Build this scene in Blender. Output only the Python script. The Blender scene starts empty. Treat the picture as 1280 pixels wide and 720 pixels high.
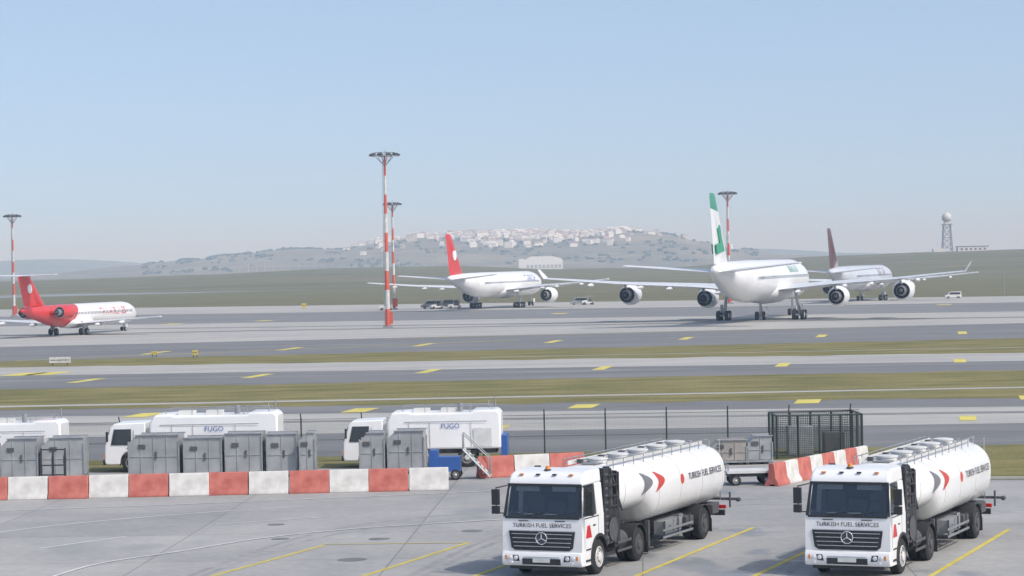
import bpy, bmesh, math, random
from mathutils import Vector, Matrix, noise
random.seed(7)
S = bpy.context.scene
F = 3130.0; H = 8.82; RO = 0.020; PB = 31.0   # lens, eye height, roll, pitch of the survey

def gp(u, v, z=0.0):
    a = (u-640)-RO*(v-360); b = (v-360)+RO*(u-640)+PB
    y = (H-z)*F/b
    return Vector((a/F*y, y, z))

# ------------------------------------------------------------------ materials
def nd(nt, t, **kw):
    n = nt.nodes.new(t)
    for k, v in kw.items(): setattr(n, k, v)
    return n
def rgba(c): return (c[0], c[1], c[2], 1.0)

def mat(name, col, rough=.5, metal=0., var=.08, scale=2., bump=0., col2=None, coat=0., detail=6., stretch=(1,1,1)):
    m = bpy.data.materials.new(name); m.use_nodes = True
    nt = m.node_tree; p = nt.nodes['Principled BSDF']
    tc = nd(nt, 'ShaderNodeTexCoord'); mp = nd(nt, 'ShaderNodeMapping'); mp.inputs['Scale'].default_value = stretch
    nt.links.new(tc.outputs['Object'], mp.inputs[0])
    no = nd(nt, 'ShaderNodeTexNoise'); no.inputs['Scale'].default_value = scale; no.inputs['Detail'].default_value = detail
    nt.links.new(mp.outputs[0], no.inputs['Vector'])
    mr = nd(nt, 'ShaderNodeMapRange'); mr.inputs[1].default_value = .3; mr.inputs[2].default_value = .7
    nt.links.new(no.outputs['Fac'], mr.inputs[0])
    mx = nd(nt, 'ShaderNodeMixRGB')
    nt.links.new(mr.outputs[0], mx.inputs[0])
    c2 = col2 or tuple(min(1, c*(1+var)) for c in col)
    c1 = col if col2 else tuple(c*(1-var) for c in col)
    mx.inputs[1].default_value = rgba(c1); mx.inputs[2].default_value = rgba(c2)
    nt.links.new(mx.outputs[0], p.inputs['Base Color'])
    p.inputs['Roughness'].default_value = rough; p.inputs['Metallic'].default_value = metal
    p.inputs['Coat Weight'].default_value = coat
    if bump:
        bp = nd(nt, 'ShaderNodeBump'); bp.inputs['Strength'].default_value = bump; bp.inputs['Distance'].default_value = .02
        nt.links.new(no.outputs['Fac'], bp.inputs['Height']); nt.links.new(bp.outputs[0], p.inputs['Normal'])
    return m

def two_tone(name, ca, cb, normal, c, rough=.35):
    m = mat(name, ca, rough, var=.04, coat=.2); nt = m.node_tree; p = nt.nodes['Principled BSDF']
    src = p.inputs['Base Color'].links[0].from_socket
    tc = nd(nt, 'ShaderNodeTexCoord'); dp = nd(nt, 'ShaderNodeVectorMath', operation='DOT_PRODUCT')
    dp.inputs[1].default_value = normal; nt.links.new(tc.outputs['Object'], dp.inputs[0])
    gt = nd(nt, 'ShaderNodeMath', operation='GREATER_THAN'); gt.inputs[1].default_value = c
    nt.links.new(dp.outputs['Value'], gt.inputs[0])
    mx = nd(nt, 'ShaderNodeMixRGB'); nt.links.new(gt.outputs[0], mx.inputs[0])
    nt.links.new(src, mx.inputs[1]); mx.inputs[2].default_value = rgba(cb)
    nt.links.new(mx.outputs[0], p.inputs['Base Color'])
    return m

def ground_mat(name, ca, cb, scale, stretch=(1,1,1), rough=.9, fine=None, fine_amt=.25, bump=.2, joints=None, wet=False, rot=0.):
    m = bpy.data.materials.new(name); m.use_nodes = True
    nt = m.node_tree; L = nt.links; p = nt.nodes['Principled BSDF']; p.inputs['Roughness'].default_value = rough
    p.inputs['Specular IOR Level'].default_value = .25
    g = nd(nt, 'ShaderNodeNewGeometry')
    mp = nd(nt, 'ShaderNodeMapping'); mp.inputs['Scale'].default_value = stretch; mp.inputs['Rotation'].default_value = (0, 0, rot)
    L.new(g.outputs['Position'], mp.inputs[0])
    n1 = nd(nt, 'ShaderNodeTexNoise'); n1.inputs['Scale'].default_value = scale; n1.inputs['Detail'].default_value = 8; n1.inputs['Roughness'].default_value = .62
    L.new(mp.outputs[0], n1.inputs['Vector'])
    mr = nd(nt, 'ShaderNodeMapRange'); mr.inputs[1].default_value = .32; mr.inputs[2].default_value = .68
    L.new(n1.outputs['Fac'], mr.inputs[0])
    mx = nd(nt, 'ShaderNodeMixRGB'); mx.inputs[1].default_value = rgba(ca); mx.inputs[2].default_value = rgba(cb)
    L.new(mr.outputs[0], mx.inputs[0]); out = mx.outputs[0]
    if fine:
        n2 = nd(nt, 'ShaderNodeTexNoise'); n2.inputs['Scale'].default_value = fine; n2.inputs['Detail'].default_value = 5
        L.new(mp.outputs[0], n2.inputs['Vector'])
        m2 = nd(nt, 'ShaderNodeMapRange'); m2.inputs[1].default_value = .3; m2.inputs[2].default_value = .7
        m2.inputs[3].default_value = 1-fine_amt; m2.inputs[4].default_value = 1+fine_amt
        L.new(n2.outputs['Fac'], m2.inputs[0])
        vm = nd(nt, 'ShaderNodeVectorMath', operation='SCALE'); L.new(out, vm.inputs[0]); L.new(m2.outputs[0], vm.inputs['Scale']); out = vm.outputs[0]
        if bump:
            bp = nd(nt, 'ShaderNodeBump'); bp.inputs['Strength'].default_value = bump; bp.inputs['Distance'].default_value = .03
            L.new(n2.outputs['Fac'], bp.inputs['Height']); L.new(bp.outputs[0], p.inputs['Normal'])
    if joints:
        br = nd(nt, 'ShaderNodeTexBrick'); br.offset = 0.0; br.squash = 1.0
        br.inputs['Scale'].default_value = 1.0; br.inputs['Brick Width'].default_value = joints; br.inputs['Row Height'].default_value = joints
        br.inputs['Mortar Size'].default_value = .028; br.inputs['Mortar Smooth'].default_value = .4
        br.inputs['Color1'].default_value = (.90, .90, .90, 1); br.inputs['Color2'].default_value = (1.05, 1.05, 1.04, 1); br.inputs['Mortar'].default_value = (.60, .59, .58, 1)
        mp2 = nd(nt, 'ShaderNodeMapping'); mp2.inputs['Rotation'].default_value = (0, 0, rot); L.new(g.outputs['Position'], mp2.inputs[0]); L.new(mp2.outputs[0], br.inputs['Vector'])
        vm = nd(nt, 'ShaderNodeVectorMath', operation='MULTIPLY'); L.new(out, vm.inputs[0]); L.new(br.outputs['Color'], vm.inputs[1]); out = vm.outputs[0]
    if wet:
        n3 = nd(nt, 'ShaderNodeTexNoise'); n3.inputs['Scale'].default_value = .3; n3.inputs['Detail'].default_value = 5; n3.inputs['Roughness'].default_value=.6
        mp3 = nd(nt, 'ShaderNodeMapping'); mp3.inputs['Location'].default_value = (13.3, 4.1, 0); mp3.inputs['Scale'].default_value = (1, .6, 1)
        L.new(g.outputs['Position'], mp3.inputs[0]); L.new(mp3.outputs[0], n3.inputs['Vector'])
        m3 = nd(nt, 'ShaderNodeMapRange'); m3.inputs[1].default_value = .55; m3.inputs[2].default_value = .64; L.new(n3.outputs['Fac'], m3.inputs[0])
        sx = nd(nt, 'ShaderNodeSeparateXYZ'); L.new(g.outputs['Position'], sx.inputs[0])
        mk = nd(nt, 'ShaderNodeMapRange'); mk.inputs[1].default_value = -4; mk.inputs[2].default_value = 3; mk.inputs[3].default_value = .3; L.new(sx.outputs[0], mk.inputs[0])
        mm = nd(nt, 'ShaderNodeMath', operation='MULTIPLY'); L.new(m3.outputs[0], mm.inputs[0]); L.new(mk.outputs[0], mm.inputs[1])
        vm = nd(nt, 'ShaderNodeMixRGB'); L.new(mm.outputs[0], vm.inputs[0]); L.new(out, vm.inputs[1]); vm.inputs[2].default_value = (.22, .23, .24, 1); out = vm.outputs[0]
        m4 = nd(nt, 'ShaderNodeMapRange'); m4.inputs[3].default_value = rough; m4.inputs[4].default_value = .4; L.new(mm.outputs[0], m4.inputs[0]); L.new(m4.outputs[0], p.inputs['Roughness'])
    L.new(out, p.inputs['Base Color'])
    return m

WHITE = mat('white_paint', (.80, .80, .79), .32, var=.04, scale=1.2, coat=.3)
DIRTYW = mat('dirty_white', (.62, .62, .60), .5, var=.10, scale=3)
AWHITE = mat('aircraft_white', (.76, .77, .78), .35, var=.03, scale=.4, coat=.2)
AGREY = mat('aircraft_grey', (.42, .44, .46), .4, var=.06, scale=.6)
BLACK = mat('black_plastic', (.025, .025, .027), .5, var=.2, scale=5)
DGREY = mat('dark_grey', (.08, .08, .085), .6, var=.2, scale=6)
MGREY = mat('livery_grey', (.17, .17, .18), .4, var=.1, scale=3)
RUBBER = mat('rubber', (.022, .022, .022), .85, var=.2, scale=8)
STEEL = mat('steel', (.45, .46, .47), .35, .8, var=.1, scale=5)
GALV = mat('galvanised', (.30, .31, .32), .5, .35, var=.18, scale=3)
PANEL = mat('aluminium_panel', (.27, .28, .285), .55, .2, col2=(.40, .41, .41), scale=1.3)
SILVER = mat('silver_trim', (.65, .66, .68), .25, .9, var=.05)
LAMP = mat('lamp_lens', (.75, .76, .78), .12, .3, var=.05)
ORANGE = mat('orange_lens', (.75, .25, .03), .3, var=.05)
REDL = mat('red_lens', (.55, .02, .02), .3, var=.05)
RED = mat('red_paint', (.55, .05, .035), .45, var=.08, scale=3)
MASTRED = mat('mast_red', (.58, .10, .06), .55, var=.08)
FADER = mat('faded_red', (.36, .09, .07), .8, col2=(.52, .17, .135), scale=2.6, bump=.2)
FADEW = mat('barrier_white', (.47, .46, .43), .8, col2=(.66, .65, .62), scale=2.6, bump=.2)
BLUE = mat('blue_paint', (.03, .10, .33), .4, var=.1)
GREENF = mat('fence_green', (.025, .042, .036), .5, var=.15)
YEL = mat('yellow_paint', (.48, .38, .05), .8, col2=(.62, .52, .12), scale=1.4)
YEL2 = mat('yellow_marking', (.60, .52, .12), .85, var=.14, scale=.6)
LINEW = mat('white_marking', (.52, .52, .51), .85, col2=(.66, .66, .64), scale=1.5)
GREENP = mat('green_paint', (.02, .28, .15), .4, var=.08)
MAROON = mat('maroon_paint', (.16, .02, .05), .4, var=.1)
TEXTD = mat('letter_dark', (.06, .06, .09), .5, var=.05)
TEXTR = mat('letter_red', (.55, .04, .05), .5, var=.05)
TEXTB = mat('letter_blue', (.05, .10, .35), .5, var=.05)
SEAT = mat('seat_fabric', (.10, .10, .11), .9, var=.2)
HOUSEW = mat('house_wall', (.78, .78, .77), .9, var=.12, scale=.02)
HOUSEB = mat('house_wall_b', (.52, .47, .42), .9, var=.15, scale=.02)
ROOF = mat('house_roof', (.42, .31, .26), .9, var=.15, scale=.02)

def glass():
    m = bpy.data.materials.new('vehicle_glass'); m.use_nodes = True; nt = m.node_tree
    nt.nodes.clear(); o = nd(nt, 'ShaderNodeOutputMaterial'); t = nd(nt, 'ShaderNodeBsdfTransparent'); t.inputs[0].default_value = (.42, .46, .47, 1)
    gl = nd(nt, 'ShaderNodeBsdfGlossy'); gl.inputs['Roughness'].default_value = .04; gl.inputs[0].default_value = (.9, .95, 1, 1)
    fr = nd(nt, 'ShaderNodeFresnel'); fr.inputs[0].default_value = 1.5
    ad = nd(nt, 'ShaderNodeMath', operation='ADD'); ad.inputs[1].default_value = .06; nt.links.new(fr.outputs[0], ad.inputs[0])
    mx = nd(nt, 'ShaderNodeMixShader'); nt.links.new(ad.outputs[0], mx.inputs[0]); nt.links.new(t.outputs[0], mx.inputs[1]); nt.links.new(gl.outputs[0], mx.inputs[2])
    nt.links.new(mx.outputs[0], o.inputs[0]); return m
GLASS = glass()
DGLASS = mat('dark_window', (.03, .035, .04), .1, var=.1)

def mesh_mat(name, col, cell, wire):
    m = mat(name, col, .5); nt = m.node_tree; L = nt.links; p = nt.nodes['Principled BSDF']; o = nt.nodes['Material Output']
    tc = nd(nt, 'ShaderNodeTexCoord'); br = nd(nt, 'ShaderNodeSeparateXYZ'); L.new(tc.outputs['Object'], br.inputs[0])
    hx = nd(nt, 'ShaderNodeMath', operation='ADD'); L.new(br.outputs[0], hx.inputs[0]); L.new(br.outputs[1], hx.inputs[1])
    outs = []
    for s in (hx.outputs[0], br.outputs[2]):
        md = nd(nt, 'ShaderNodeMath', operation='PINGPONG'); md.inputs[1].default_value = cell/2; L.new(s, md.inputs[0])
        lt = nd(nt, 'ShaderNodeMath', operation='LESS_THAN'); lt.inputs[1].default_value = wire/2; L.new(md.outputs[0], lt.inputs[0]); outs.append(lt.outputs[0])
    mx = nd(nt, 'ShaderNodeMath', operation='MAXIMUM'); L.new(outs[0], mx.inputs[0]); L.new(outs[1], mx.inputs[1])
    tr = nd(nt, 'ShaderNodeBsdfTransparent'); ms = nd(nt, 'ShaderNodeMixShader')
    L.new(mx.outputs[0], ms.inputs[0]); L.new(tr.outputs[0], ms.inputs[1]); L.new(p.outputs[0], ms.inputs[2]); L.new(ms.outputs[0], o.inputs[0])
    return m
FMESH = mesh_mat('fence_mesh', (.06, .09, .08), .06, .0035)
CMESH = mesh_mat('cage_mesh', (.03, .045, .04), .08, .016)

# ------------------------------------------------------------------ builders
def empty(name, loc=(0,0,0), rz=0., sc=1.):
    e = bpy.data.objects.new(name, None); S.collection.objects.link(e); e.location = loc; e.rotation_euler = (0, 0, rz); e.scale = (sc,)*3; e.empty_display_size = .5
    return e

class Part:
    def __init__(s, name, *mats): s.name = name; s.mats = list(mats); s.bm = bmesh.new()
    def face(s, pts, m=0):
        f = s.bm.faces.new([s.bm.verts.new(p) for p in pts]); f.material_index = m; return f
    def box(s, c, d, m=0, M=None):
        c = Vector(c); vs = []
        for x in (-.5, .5):
            for y in (-.5, .5):
                for z in (-.5, .5):
                    q = Vector((x*d[0], y*d[1], z*d[2]))
                    if M: q = M @ q
                    vs.append(s.bm.verts.new(c+q))
        for i in ((0,1,3,2),(4,6,7,5),(0,4,5,1),(2,3,7,6),(0,2,6,4),(1,5,7,3)):
            s.bm.faces.new([vs[k] for k in i]).material_index = m
    def loft(s, rings, m=0, caps=True, close=True):
        R = [[s.bm.verts.new(p) for p in r] for r in rings]; n = len(R[0])
        for i, (a, b) in enumerate(zip(R, R[1:])):
            mm = m[i] if isinstance(m, (list, tuple)) else m
            for k in range(n if close else n-1):
                f = s.bm.faces.new((a[k], a[(k+1) % n], b[(k+1) % n], b[k])); f.material_index = mm
        if caps:
            s.bm.faces.new(R[0][::-1]).material_index = m[0] if isinstance(m, (list, tuple)) else m
            s.bm.faces.new(R[-1]).material_index = m[-1] if isinstance(m, (list, tuple)) else m
    def lathe(s, o, ax, prof, seg=20, m=0, caps=True):
        o = Vector(o); ax = Vector(ax).normalized(); t = Vector((0,0,1)) if abs(ax.z) < .9 else Vector((1,0,0))
        e1 = ax.cross(t).normalized(); e2 = ax.cross(e1)
        s.loft([[o+ax*d+(e1*math.cos(2*math.pi*k/seg)+e2*math.sin(2*math.pi*k/seg))*r for k in range(seg)] for d, r in prof], m, caps)
    def cyl(s, p0, p1, r0, r1=None, seg=12, m=0):
        p0 = Vector(p0); p1 = Vector(p1); s.lathe(p0, p1-p0, [(0, r0), ((p1-p0).length, r0 if r1 is None else r1)], seg, m)
    def prism(s, prof, d0, d1, fn, m=0):
        a = [s.bm.verts.new(fn(p[0], p[1], d0)) for p in prof]; b = [s.bm.verts.new(fn(p[0], p[1], d1)) for p in prof]; n = len(a)
        for k in range(n): s.bm.faces.new((a[k], a[(k+1) % n], b[(k+1) % n], b[k])).material_index = m
        s.bm.faces.new(a[::-1]).material_index = m; s.bm.faces.new(b).material_index = m
    def tyre(s, c, r, w, side=1, mt=0, mh=1, ax=(1,0,0)):
        ax = Vector(ax)*side; c = Vector(c)
        s.lathe(c, ax, [(-w/2, r*.6), (-w/2, r*.9), (-w*.36, r), (w*.36, r), (w/2, r*.9), (w/2, r*.62)], 28, mt)
        s.lathe(c, ax, [(w/2-.0, r*.61), (w/2+.012, r*.58), (w/2-.06, r*.5), (w/2-.07, r*.3), (w/2+.03, r*.26), (w/2+.05, r*.1)], 20, mh)
    def done(s, parent=None, bevel=0., smooth=38, name=None):
        bm = s.bm; bmesh.ops.recalc_face_normals(bm, faces=bm.faces)
        ang = math.radians(smooth)
        for f in bm.faces: f.smooth = True
        for e in bm.edges:
            if len(e.link_faces) == 2 and e.calc_face_angle(0) > ang: e.smooth = False
        me = bpy.data.meshes.new(s.name); bm.to_mesh(me); bm.free()
        for m in s.mats: me.materials.append(m)
        o = bpy.data.objects.new(s.name, me); S.collection.objects.link(o)
        if parent: o.parent = parent
        if bevel:
            b = o.modifiers.new('bevel', 'BEVEL'); b.width = bevel; b.segments = 3; b.limit_method = 'ANGLE'; b.angle_limit = math.radians(40)
        return o

def text(name, body, size, m, parent, fn, bold=.0):
    cu = bpy.data.curves.new(name, 'FONT'); cu.body = body; cu.size = size; cu.align_x = 'CENTER'; cu.align_y = 'CENTER'; cu.offset = bold; cu.resolution_u = 3
    o = bpy.data.objects.new(name, cu); S.collection.objects.link(o)
    dg = bpy.context.evaluated_depsgraph_get(); me = bpy.data.meshes.new_from_object(o.evaluated_get(dg))
    bpy.data.objects.remove(o)
    for v in me.vertices: v.co = fn(v.co.x, v.co.y)
    me.materials.clear(); me.materials.append(m)
    q = bpy.data.objects.new(name, me); S.collection.objects.link(q); q.parent = parent; return q

def clone(root, loc, rz=None, sc=None):
    e = bpy.data.objects.new(root.name.split('.')[0], None); S.collection.objects.link(e)
    e.location = loc; e.rotation_euler = root.rotation_euler if rz is None else (0, 0, rz); e.scale = root.scale if sc is None else (sc,)*3
    for c in root.children:
        d = c.copy(); S.collection.objects.link(d); d.parent = e
    return e

# ------------------------------------------------------------------ world, sun, camera
SUN_EL, SUN_AZ = 48, 128
w = bpy.data.worlds.new('World'); S.world = w; w.use_nodes = True; nt = w.node_tree
bg = nt.nodes['Background']; bg.inputs[1].default_value = .15
sk = nd(nt, 'ShaderNodeTexSky', sky_type='NISHITA'); sk.sun_disc = False; sk.sun_elevation = math.radians(SUN_EL); sk.sun_rotation = math.radians(SUN_AZ)
sk.air_density = 1.0; sk.dust_density = 2.2; sk.ozone_density = 1.5
tc = nd(nt, 'ShaderNodeTexCoord'); va = nd(nt, 'ShaderNodeVectorMath', operation='ADD'); va.inputs[1].default_value = (0, 0, .14)
vn = nd(nt, 'ShaderNodeVectorMath', operation='NORMALIZE')
hs = nd(nt, 'ShaderNodeHueSaturation'); hs.inputs['Saturation'].default_value = .92; hs.inputs['Value'].default_value = 1.32
nt.links.new(tc.outputs['Generated'], va.inputs[0]); nt.links.new(va.outputs[0], vn.inputs[0]); nt.links.new(vn.outputs[0], sk.inputs[0])
nt.links.new(sk.outputs[0], hs.inputs['Color']); nt.links.new(hs.outputs[0], bg.inputs[0])
sv = Vector((math.sin(math.radians(SUN_AZ))*math.cos(math.radians(SUN_EL)), math.cos(math.radians(SUN_AZ))*math.cos(math.radians(SUN_EL)), math.sin(math.radians(SUN_EL))))
sl = bpy.data.lights.new('sun', 'SUN'); sl.energy = 2.6; sl.angle = math.radians(.8); sl.color = (1, .95, .87)
so = bpy.data.objects.new('sun', sl); S.collection.objects.link(so); so.rotation_euler = sv.to_track_quat('Z', 'Y').to_euler(); so.location = (50, -50, 80)
cam = bpy.data.cameras.new('camera'); cam.sensor_width = 36; cam.lens = F/1280*36; cam.clip_end = 60000; cam.clip_start = 1
co = bpy.data.objects.new('camera', cam); S.collection.objects.link(co); co.location = (0, 0, H)
co.rotation_euler = (Matrix.Rotation(math.radians(90)-math.atan(PB/F), 3, 'X') @ Matrix.Rotation(-RO, 3, 'Z')).to_euler()
S.camera = co
S.view_settings.view_transform = 'Standard'; S.view_settings.look = 'None'; S.view_settings.exposure = 0

# real atmospheric haze: a thin homogeneous scattering layer over the whole airfield
hm = bpy.data.materials.new('haze_air'); hm.use_nodes = True; hn = hm.node_tree; hn.nodes.clear()
ho = nd(hn, 'ShaderNodeOutputMaterial'); hv = nd(hn, 'ShaderNodeVolumeScatter'); hv.inputs['Color'].default_value = (.56, .76, 1, 1); hv.inputs['Density'].default_value = 2.6e-4; hv.inputs['Anisotropy'].default_value = -.1
hn.links.new(hv.outputs[0], ho.inputs['Volume'])
c = Part('atmospheric_haze', hm); c.box((0, 5900, 59), (24000, 12200, 122)); c.done()

# ------------------------------------------------------------------ ground
GRASS = ground_mat('grass_field', (.115, .115, .055), (.18, .165, .085), .02, (1, 3, 1), fine=.5, fine_amt=.25)
GRASS2 = ground_mat('grass_verge', (.11, .115, .035), (.26, .22, .09), .12, (1, 3, 1), fine=4, fine_amt=.3, bump=.6)
APRON = ground_mat('apron_concrete', (.28, .28, .275), (.40, .395, .38), .12, fine=3, fine_amt=.08, joints=7.5, wet=True, rot=.05, rough=.8)
CONC = ground_mat('taxiway_concrete', (.33, .325, .31), (.44, .43, .40), .05, (1, 4, 1), fine=.6, fine_amt=.08)
ASPH = ground_mat('asphalt', (.15, .155, .16), (.22, .22, .22), .04, (1, 5, 1), fine=.5, fine_amt=.1)
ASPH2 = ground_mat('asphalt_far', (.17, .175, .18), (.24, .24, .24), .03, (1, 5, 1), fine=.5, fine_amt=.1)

p = Part('ground', GRASS)
gx = [-30000, -3000, -600, 600, 3000, 30000]; gy = [-300, 60, 700, 3000, 9000, 40000]
V = [[p.bm.verts.new((x, y, -.012)) for y in gy] for x in gx]
for i in range(5):
    for j in range(5): p.bm.faces.new((V[i][j], V[i+1][j], V[i+1][j+1], V[i][j+1]))
p.done()

def ext(e, k=.9):
    a = gp(0, e[0]); b = gp(1280, e[1]); d = b-a
    return a-d*k, b+d*k
def band(name, near, far, m, z, wob=0.):
    a, b = ext(near); c, d = ext(far)
    q = Part(name, m); N = 160 if wob else 24; z = Vector((0, 0, z))
    r = lambda k, t: Vector((0, wob*noise.noise(Vector((t*60, k*9.1, z.z*50))), 0))
    for i in range(N):
        t0 = i/N; t1 = (i+1)/N
        q.face([a.lerp(b, t0)+z+r(0, t0), a.lerp(b, t1)+z+r(0, t1), c.lerp(d, t1)+z+r(1, t1), c.lerp(d, t0)+z+r(1, t0)])
    bmesh.ops.remove_doubles(q.bm, verts=q.bm.verts, dist=.001)
    return q.done()
q = Part('apron_pavement', APRON)
a, b = ext((592, 569)); q.face([(-140, -60, 0), (180, -60, 0), (b.x+60, b.y, 0), (a.x, a.y, 0)]); q.done()
band('service_road', (578, 556), (548, 529), ASPH, 0)
band('taxiway', (547.9, 528.9), (521, 508), CONC, 0)
band('taxiway_shoulder', (520.9, 507.9), (512, 496), ASPH, 0)
band('taxiway', (487, 463), (470, 451), ASPH, 0)
band('taxiway', (469.9, 450.9), (459, 440), CONC, 0)
band('taxiway', (452, 423), (434, 404), ASPH, 0)
band('aircraft_apron', (433.9, 403.9), (408, 389), CONC, 0)
band('taxiway', (407.9, 388.9), (396, 378), ASPH2, 0)
band('aircraft_apron', (395.9, 377.9), (387, 370), CONC, 0)
band('grass_verge', (512.8, 496.8), (486.6, 462.6), GRASS2, .004, 1.6)
band('grass_verge', (593, 570), (577.5, 555.5), GRASS2, .004, .6)
band('grass_verge', (459.5, 440.5), (451.6, 422.6), GRASS2, .004, 2.2)
band('service_path', (509.5, 485), (507.5, 483.5), CONC, .009)
q = Part('grass_lawn', GRASS2)
q.face([gp(1078, 600, .008), gp(1800, 600, .008), gp(1800, 545, .008), gp(1078, 565, .008)]); q.done()
q = Part('kerb', CONC)
def kerb(q, a, b, wd=.15, h=.12):
    d = (b-a).normalized(); n = Vector((-d.y, d.x, 0))*wd
    q.prism([(0, 0), (0, h), (1, h), (1, 0)], 0, 1, lambda s, z, t: a.lerp(b, t)+n*s+Vector((0, 0, z)))
kerb(q, gp(1078, 600), gp(1800, 600)); q.done(bevel=.02)
q = Part('far_runway', ground_mat('far_runway_concrete', (.42, .42, .42), (.5, .5, .5), .01))
q.face([gp(-60, 366, 0), gp(-60, 362, 0), gp(560, 343.5, 0), gp(560, 345.5, 0)]); q.done()
q = Part('far_taxiway', ground_mat('far_taxiway_asphalt', (.20, .22, .22), (.26, .28, .28), .01))
q.face([gp(-60, 374, 0), gp(-60, 371, 0), gp(700, 352.5, 0), gp(700, 354, 0)]); q.done()

# ---- painted markings
def ribbon(name, pts, wd, m, z=.005):
    q = Part(name, m); P = [Vector((p.x, p.y, z)) for p in pts]; L = []
    for i, pt in enumerate(P):
        d = (P[min(i+1, len(P)-1)]-P[max(i-1, 0)]).normalized(); n = Vector((-d.y, d.x, 0))*wd/2
        L.append((q.bm.verts.new(pt-n), q.bm.verts.new(pt+n)))
    for a, b in zip(L, L[1:]): q.bm.faces.new((a[0], b[0], b[1], a[1]))
    return q.done()
def cr(pts, n=10):
    out = []
    for i in range(len(pts)-1):
        p0 = pts[max(i-1, 0)]; p1 = pts[i]; p2 = pts[i+1]; p3 = pts[min(i+2, len(pts)-1)]
        for k in range(n):
            t = k/n; out.append(.5*((2*p1)+(p2-p0)*t+(2*p0-5*p1+4*p2-p3)*t*t+(3*p1-p0-3*p2+p3)*t**3))
    return out+[pts[-1]]
for (a, b) in [((235, 729), (405, 682)), ((425, 730), (585, 679)), ((570, 729), (640, 704)), ((775, 729), (942, 660)), ((925, 729), (1008, 690)), ((1150, 729), (1262, 662))]:
    ribbon('stand_line', [gp(*a), gp(*b)], .16, YEL, .009)
ribbon('stand_line', [gp(405, 681), gp(588, 679)], .10, YEL, .013)
ribbon('road_line', cr([gp(40, 730), gp(120, 706), (gp(230, 689)), gp(330, 673), gp(450, 661), gp(625, 650)]), .14, LINEW, .017)
ribbon('road_line', cr([gp(-40, 671), gp(80, 656), gp(230, 643), gp(400, 632)]), .14, LINEW, .009)
ribbon('road_line', [gp(48, 686), gp(158, 671)], .14, LINEW, .009)
ribbon('road_line', [gp(270, 656), gp(400, 647)], .12, LINEW, .009)
ribbon('road_line', [gp(-20, 640), gp(300, 628), gp(620, 614)], .12, LINEW, .013)
ribbon('road_line', [gp(925, 607), gp(965, 606)], .2, LINEW, .009)
q = Part('manhole_cover', mat('cast_iron', (.16, .16, .16), .7, var=.2))
for u, v, r in [(440, 700, .45), (474, 674, .35), (345, 656, .3), (590, 664, .35), (350, 674, .3)]:
    c = gp(u, v); q.cyl(c+Vector((0, 0, .001)), c+Vector((0, 0, .008)), r, seg=24)
q.done()
TRK = ground_mat('tyre_mark', (.25, .25, .245), (.36, .355, .345), .8, (1, 1, 1), fine=3, fine_amt=.12)
tz = .002
for pts in [[(200, 740), (420, 668), (700, 640), (960, 622)], [(500, 735), (640, 672), (820, 640), (1000, 628)], [(960, 740), (1060, 668), (1240, 630)]]:
    for off in (0, 1.9): ribbon('tyre_track', [q+Vector((0, off, 0)) for q in cr([gp(*t) for t in pts])], .22, TRK, tz); tz += .001
q = Part('taxiway_stripes', YEL2)
def stripe(u, v, wd, ln, dx=.17):
    c = gp(u, v); d = Vector((dx, 1, 0)).normalized()*ln/2; n = Vector((wd/2, 0, 0)); z = Vector((0, 0, .014))
    q.face([c-d-n+z, c-d+n+z, c+d+n+z, c+d-n+z])
for u, v in [(-110, 482), (107, 476), (322, 470), (536, 464), (754, 460), (979, 456), (1200, 451), (1420, 447)]: stripe(u, v, 1.0, 7)
for u, v in [(195, 441), (363, 436), (530, 431), (692, 427), (858, 423), (1027, 420), (1203, 416), (1380, 412)]: stripe(u, v, 1.0, 9)
for u, v in [(-90, 525), (180, 519), (450, 513), (730, 508), (1010, 502), (1290, 497)]: stripe(u, v, 1.5, 4.2)
for u, v in [(622, 535), (1210, 523)]: stripe(u, v, .9, 4)
for u, v in [(30, 468), (60, 467), (215, 405), (330, 401), (700, 392), (1180, 381)]: stripe(u, v, 2.5, 6)
q.done()
zz0 = .018
for a, b in [((20, 451), (650, 425)), ((480, 424), (1100, 409)), ((-50, 427), (500, 409)), ((1000, 385), (1340, 378)), ((600, 447), (1300, 434))]:
    ribbon('taxiway_centreline', [gp(*a), gp(*b)], .5, YEL2 if a[0] in (20, 480) else LINEW, zz0); zz0 += .002
RUBW = ground_mat('rubber_worn', (.14, .145, .15), (.29, .29, .28), .08, (1, 6, 1), fine=.8, fine_amt=.1)
for a, b, wd in [((-200, 480), (1500, 450), 2.5), ((-200, 535), (1500, 512), 1.6), ((-100, 443), (1400, 410), 3), ((-100, 421), (1400, 394), 5), ((100, 412), (1300, 396), 4)]:
    ribbon('rubber_track', [gp(*a), gp(*b)], wd, RUBW, tz); tz += .001

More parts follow.
